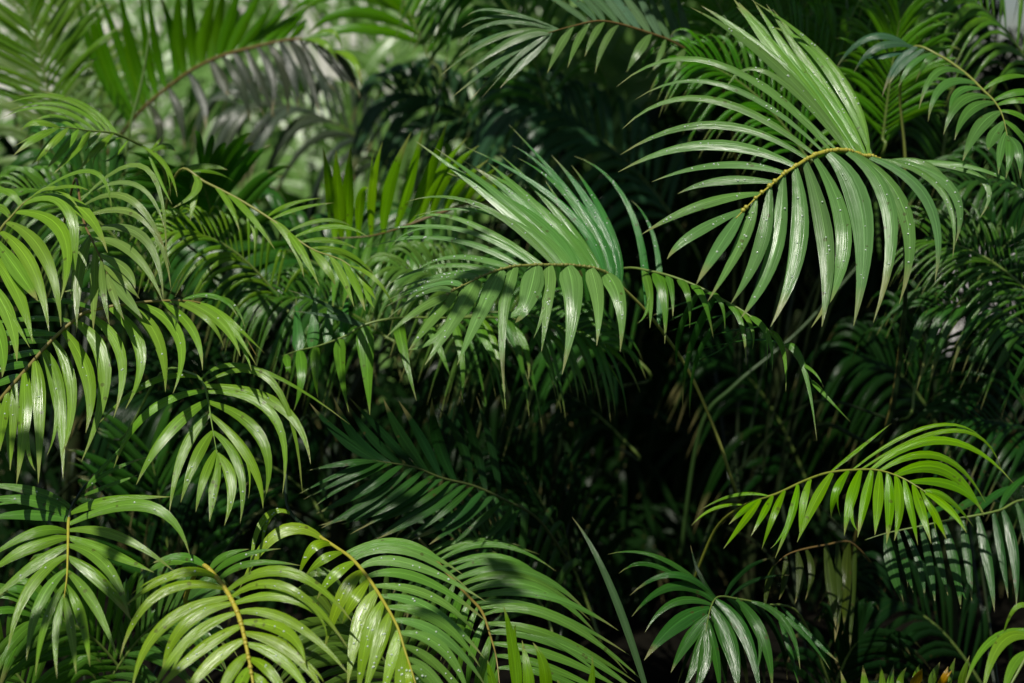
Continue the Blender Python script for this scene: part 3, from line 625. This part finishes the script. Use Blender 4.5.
# ------------------------------------------------------------------ canes
def cane(label, x, y, h, r, lean):
    base = Vector((x, y, 0.0)); root = thing('palm_cane', label, 'palm stem', base, 'green ringed palm canes')
    pts, rads = [], []
    n = 60
    for i in range(n + 1):
        s = i / n
        pts.append(base + Vector((lean * s * s, 0.04 * math.sin(3 * s), h * s - 0.02)))
        rads.append(r * (1.15 - 0.35 * s) * (1.10 if i % 6 == 0 else 1.0))
    vs, fs = tube(pts, rads, 12)
    mesh_obj('stem', vs, fs, CANE, root, base)
    pts2 = [pts[-1] + Vector((lean * 0.2 * k, 0, 0.035 * k)) for k in range(9)]
    vs, fs = tube(pts2, [r * (0.95 + 0.35 * math.sin(k / 8 * 3.1)) * (1 - k / 14) for k in range(9)], 12)
    mesh_obj('crownshaft', vs, fs, CANE, root, base)
CANE = noise_mat('palm_cane_bark', [(0.010, 0.020, 0.005), (0.022, 0.032, 0.010), (0.016, 0.014, 0.007)], 18, 0.6, 0.3, 0.004)
for i, (lab, x, y, h, r, le) in enumerate([
  ('leaning green cane at the far left, deep in shade', -1.35, 4.05, 0.75, 0.028, 0.08),
  ('green cane behind the hanging symmetrical arch of leaflets', -0.55, 4.15, 0.7, 0.026, 0.05),
  ('slim cane in the dark just right of the dark shiny frond', 0.15, 4.25, 0.75, 0.024, -0.05),
  ('thin cane in the black gap under the sage frond', 0.72, 4.15, 0.8, 0.022, 0.05),
  ('green cane at the lower right behind the hanging glossy leaflets', 1.35, 4.15, 0.75, 0.027, -0.06)]):
    cane(lab, x, y, h, r, le)
def stalk(label, pts, w, c, name='palm_petiole'):
    pw = [P(*p) for p in pts]; cur = catmull(pw, 8)
    n = len(cur); vs, fs = tube(cur, [w * 0.5 * 0.0021 * (0.6 + 0.4 * i / n) for i in range(n)], 8)
    o = mesh_obj(name, vs, fs, RACH, None, pw[-1], color=c)
    o['label'] = label; o['category'] = 'palm stalk'
    return o
stalk('slender light green stalk standing in front of the tall top left frond', [(150,30,3.9),(142,80,3.9),(128,140,3.9),(120,230,3.95),(130,420,4.2)], 5, (0.09,0.17,0.03))
stalk('brown stalk rising under the large sage frond at the right', [(905,285,3.5),(898,360,3.55),(885,430,3.6),(850,560,3.8),(830,700,4.0)], 4, (0.10,0.09,0.02))
stalk('dark green stalk crossing the black gap below the sage frond', [(872,250,3.9),(800,330,3.9),(735,385,3.9),(700,430,3.95),(680,560,4.1)], 6, (0.03,0.07,0.015))
stalk('thin green stalk standing up near the top right of centre', [(846,-10,3.9),(852,60,3.9),(868,120,3.9),(880,260,3.95)], 5, (0.06,0.14,0.02))
# grey folded leaf, bottom centre right
vs, fs, uvs = [], [], []
blade_geo(P(655,720,2.95), P(613,592,3.0), P(572,517,3.08), 8 * 3.0 / FPX, FRONT, vs, fs, uvs, seg=14, fold=0.5)
o = mesh_obj('folded_leaf', vs, fs, LEAF, None, P(655,720,2.95), uvs, color=(0.045, 0.085, 0.035))
o['label'] = 'straight grey green folded leaf standing at a slant at the bottom, right of centre'; o['category'] = 'palm leaf'

# ------------------------------------------------------------------ distant dense foliage (uncountable)
def foliage_stuff(name, label, cat, n, box, Lr, wr, color, hole=None, seed=3):
    rr = random.Random(seed)
    vs, fs, uvs = [], [], []
    k = 0
    while k < n:
        d = rr.uniform(*box[0]); x = rr.uniform(*box[1]); y = rr.uniform(*box[2])
        if hole and hole(x, y, d, rr): continue
        # small sprays of hanging blades
        p = P(x, y, d)
        if p.z < 0.03: p.z = rr.uniform(0.05, 0.5)
        ang = rr.uniform(-2.6, -0.4) if rr.random() < 0.7 else rr.uniform(0.3, 2.8)
        for j in range(5):
            g = ang + (j - 2) * rr.uniform(0.10, 0.22)
            L = rr.uniform(*Lr)
            q = p + Vector((j * 0.02, rr.uniform(-.03, .03), 0))
            dr = Vector((math.cos(g), rr.uniform(-0.6, 0.4), math.sin(g))).normalized()
            T = q + dr * L + Vector((0, 0, -0.2 * L)); M = q + dr * L * 0.52 + Vector((0, 0, 0.03))
            b = len(vs)
            w = rr.uniform(*wr)
            C = 2 * M - 0.5 * (q + T)
            for i in range(5):
                s = i / 4; c = (1 - s) ** 2 * q + 2 * s * (1 - s) * C + s * s * T
                t = (T - q).normalized(); wd = t.cross(Vector((rr.uniform(-.1, .1), -0.8, 0.6))).normalized()
                hw = 0.5 * w * (0.5 + s if s < 0.5 else 1.02 - ((s - 0.5) * 2) ** 1.5)
                vs.append(c - wd * hw); vs.append(c + wd * hw); uvs += [(0.15, s), (0.85, s)]
            for i in range(4): fs.append((b + 2 * i, b + 2 * i + 1, b + 2 * i + 3, b + 2 * i + 2))
            k += 1
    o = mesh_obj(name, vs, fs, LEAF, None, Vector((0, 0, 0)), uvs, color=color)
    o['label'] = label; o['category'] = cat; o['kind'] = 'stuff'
    return o
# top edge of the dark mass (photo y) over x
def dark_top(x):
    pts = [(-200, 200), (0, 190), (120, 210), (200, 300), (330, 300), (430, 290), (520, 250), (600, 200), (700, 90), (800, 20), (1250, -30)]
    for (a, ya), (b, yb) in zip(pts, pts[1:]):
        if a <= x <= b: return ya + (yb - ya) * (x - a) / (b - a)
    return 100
foliage_stuff('palm_undergrowth', 'dense palm foliage massed behind the fronds, shade put into its colour', 'foliage', 9000, ((4.7, 6.2), (-220, 1250), (-40, 720)), (0.22, 0.45), (0.018, 0.034), (0.006, 0.018, 0.005),  # leaf colour blackened to stand for deep shade
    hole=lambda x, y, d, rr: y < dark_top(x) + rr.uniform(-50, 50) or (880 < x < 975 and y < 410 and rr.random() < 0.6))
foliage_stuff('distant_foliage', 'soft lighter foliage in the far background behind the upper left fronds', 'foliage', 7500, ((6.5, 9.0), (-300, 900), (-60, 360)), (0.35, 0.75), (0.025, 0.055), (0.12, 0.22, 0.07),
    hole=lambda x, y, d, rr: rr.random() < (0.95 if (x < 105 and y < 95) or (290 < x < 395 and y < 105) else (0.4 if 215 < x < 300 and 70 < y < 170 else (0.72 if y < 160 and x < 430 else 0.15))), seed=9)

# ------------------------------------------------------------------ setting
def sheet(name, x0, x1, y0, y1, z, mat, nx=2, ny=2, amp=0):
    vs, fs = [], []
    for j in range(ny + 1):
        for i in range(nx + 1):
            x = x0 + (x1 - x0) * i / nx; y = y0 + (y1 - y0) * j / ny
            vs.append(Vector((x, y, z + (amp * noise.noise(Vector((x * 2, y * 2, 0))) if amp else 0))))
    for j in range(ny):
        for i in range(nx):
            a = j * (nx + 1) + i; fs.append((a, a + 1, a + nx + 2, a + nx + 1))
    o = mesh_obj(name, vs, fs, mat); o['kind'] = 'structure'; o['label'] = name.replace('_', ' '); return o
soil = noise_mat('soil', [(0.002, 0.002, 0.001), (0.004, 0.0035, 0.002), (0.008, 0.007, 0.004)], 9, 0.95, 0.9, 0.03)  # near-black colour carries the shade under the palms
lawnm = noise_mat('lawn_grass', [(0.04, 0.09, 0.02), (0.08, 0.15, 0.03), (0.12, 0.19, 0.05)], 3, 0.9, 0.6, 0.02)
g = sheet('ground', -400, 400, -30, 900, -0.03, lawnm, 4, 4); g['label'] = 'green lawn ground reaching to the horizon'
g = sheet('planting_bed', -9, 9, 1.2, 8.0, 0.0, soil, 90, 34, 0.02); g['label'] = 'bare soil under the palms, its colour darkened for shade'

glintm = noise_mat('pale_glint_strip', [(0.42, 0.41, 0.38), (0.55, 0.53, 0.50)], 4, 0.9, 0.3, 0.01)  # pale surface added to give white glints through leaf gaps
g = sheet('path', 1.2, 7.5, 8.6, 16.0, -0.02, glintm, 4, 4); g['label'] = 'added pale ground strip on the right, seen as glints between leaves'
# pale garden wall far behind
wallm = noise_mat('pale_render', [(0.50, 0.48, 0.44), (0.62, 0.60, 0.56), (0.70, 0.68, 0.64)], 1.2, 0.85, 0.2, 0.01)
capm = noise_mat('wall_cap_stone', [(0.3, 0.28, 0.26), (0.38, 0.36, 0.33)], 5, 0.9, 0.3, 0.01)
def box(a, b, vs, fs):
    n = len(vs)
    for z in (a[2], b[2]):
        for x, y in ((a[0], a[1]), (b[0], a[1]), (b[0], b[1]), (a[0], b[1])): vs.append(Vector((x, y, z)))
    fs += [(n, n + 3, n + 2, n + 1), (n + 4, n + 5, n + 6, n + 7)] + [(n + i, n + (i + 1) % 4, n + 4 + (i + 1) % 4, n + 4 + i) for i in range(4)]
root = thing('garden_wall', 'pale rendered wall far behind the upper left fronds', 'wall', Vector((-5, 17, 0)))
vs, fs = [], []; box((-11, 17, 0), (3.4, 17.3, 3.2), vs, fs); mesh_obj('wall_face', vs, fs, wallm, root, Vector((-5, 17, 0)), smooth=False)
vs, fs = [], []; box((-11.05, 16.95, 3.2), (3.45, 17.35, 3.3), vs, fs); mesh_obj('coping', vs, fs, capm, root, Vector((-5, 17, 0)), smooth=False)

# ------------------------------------------------------------------ unseen tree overhead, added to cast the dappled shade
def added_shade_tree():
    base = Vector((1.9, 6.6, 0)); root = thing('added_shade_tree', 'added tree behind the palms, its unseen crown shading them from overhead', 'tree', base)
    bark = noise_mat('tree_bark', [(0.04, 0.03, 0.02), (0.10, 0.08, 0.06)], 14, 0.9, 0.9, 0.02)
    vs, fs = tube(catmull([base, base + Vector((-0.1, 0, 1.2)), base + Vector((-0.35, -0.2, 2.4)), base + Vector((-0.6, -0.5, 3.4))], 6), [0.16 - 0.004 * i for i in range(19)], 10)
    top = base + Vector((-0.6, -0.5, 3.4))
    rr = random.Random(21)
    for k in range(9):
        e = Vector((rr.uniform(-1.3, 2.2), rr.uniform(3.8, 6.4), rr.uniform(2.9, 3.6)))
        tube(catmull([top - Vector((0, 0, 0.4)), top.lerp(e, 0.5) + Vector((0, 0, 0.25)), e], 5), [0.06 - 0.005 * i for i in range(11)], 6, vs, fs)
    mesh_obj('trunk', vs, fs, bark, root, base)
    vs, fs, uvs = [], [], []
    for k in range(15000):
        while True:
            c = Vector((rr.uniform(-0.4, 2.8), rr.uniform(2.3, 6.6), rr.uniform(2.6, 4.1)))
            if c.y < 3.12 + (0.5 if c.x > 0.85 else 0.16) - (c.z - 2.65) * 0.59: continue
            dens = noise.noise(c * 1.3) * 0.5 + 0.5
            edge = 1.0 if c.x > -0.05 else 0.4
            if rr.random() < edge * (0.35 + dens): break
        a = Vector((rr.gauss(0, 1), rr.gauss(0, 1), rr.gauss(0, 0.4))).normalized()
        nn = Vector((rr.gauss(0, .5), rr.gauss(0, .5), 1)).normalized(); s = a.cross(nn).normalized()
        L = rr.uniform(0.09, 0.17); w = L * 0.24; b = len(vs)
        vs += [c, c + a * L * 0.45 + s * w, c + a * L, c + a * L * 0.45 - s * w]; uvs += [(0.5, 0), (1, .45), (.5, 0.8), (0, .45)]
        fs.append((b, b + 1, b + 2, b + 3))
    k = 0
    while k < 150:  # sparse unseen leaves added to dapple the left fronds
        c = Vector((rr.uniform(-2.2, -0.4), rr.uniform(1.2, 3.2), rr.uniform(2.5, 3.3)))
        if noise.noise(c * 1.7 + Vector((7, 3, 1))) < 0.12: continue
        k += 1
        a = Vector((rr.gauss(0, 1), rr.gauss(0, 1), rr.gauss(0, 0.4))).normalized()
        nn = Vector((rr.gauss(0, .5), rr.gauss(0, .5), 1)).normalized(); s = a.cross(nn).normalized()
        L = rr.uniform(0.09, 0.17); w = L * 0.24; b = len(vs)
        vs += [c, c + a * L * 0.45 + s * w, c + a * L, c + a * L * 0.45 - s * w]; uvs += [(0.5, 0), (1, .45), (.5, 0.8), (0, .45)]
        fs.append((b, b + 1, b + 2, b + 3))
    mesh_obj('crown', vs, fs, LEAF, root, base, uvs, color=(0.04, 0.085, 0.02), smooth=False)
added_shade_tree()

# ------------------------------------------------------------------ light, world, camera
SUN = Vector((-0.18, -0.50, 0.85)).normalized()
w = bpy.data.worlds.new('World'); scn.world = w; w.use_nodes = True
nt = w.node_tree; bg = nt.nodes.get('Background') or nt.nodes.new('ShaderNodeBackground')
sky = nt.nodes.new('ShaderNodeTexSky'); sky.sky_type = 'NISHITA'; sky.sun_disc = False
sky.sun_elevation = math.asin(SUN.z); sky.sun_rotation = math.atan2(SUN.x, SUN.y)
nt.links.new(sky.outputs[0], bg.inputs[0]); bg.inputs[1].default_value = 0.05
sd = bpy.data.lights.new('sun', 'SUN'); sd.energy = 5.0; sd.angle = math.radians(0.5); sd.color = (1.0, 0.95, 0.86)
so = bpy.data.objects.new('sun', sd); col.objects.link(so); so.rotation_euler = SUN.to_track_quat('Z', 'Y').to_euler(); so.location = (0, 0, 12)
cd = bpy.data.cameras.new('camera'); co = bpy.data.objects.new('camera', cd); col.objects.link(co)
co.location = CAM; co.rotation_euler = (math.radians(90) + PITCH, 0, 0)
cd.sensor_width = 36; cd.lens = FPX * 36 / 1024; cd.clip_end = 2000; cd.clip_start = 0.05
cd.dof.use_dof = True; cd.dof.focus_distance = 2.95; cd.dof.aperture_fstop = 1.7
scn.camera = co
scn.view_settings.view_transform = 'Standard'; scn.view_settings.look = 'None'; scn.view_settings.exposure = 0
scn.cycles.transparent_max_bounces = 8
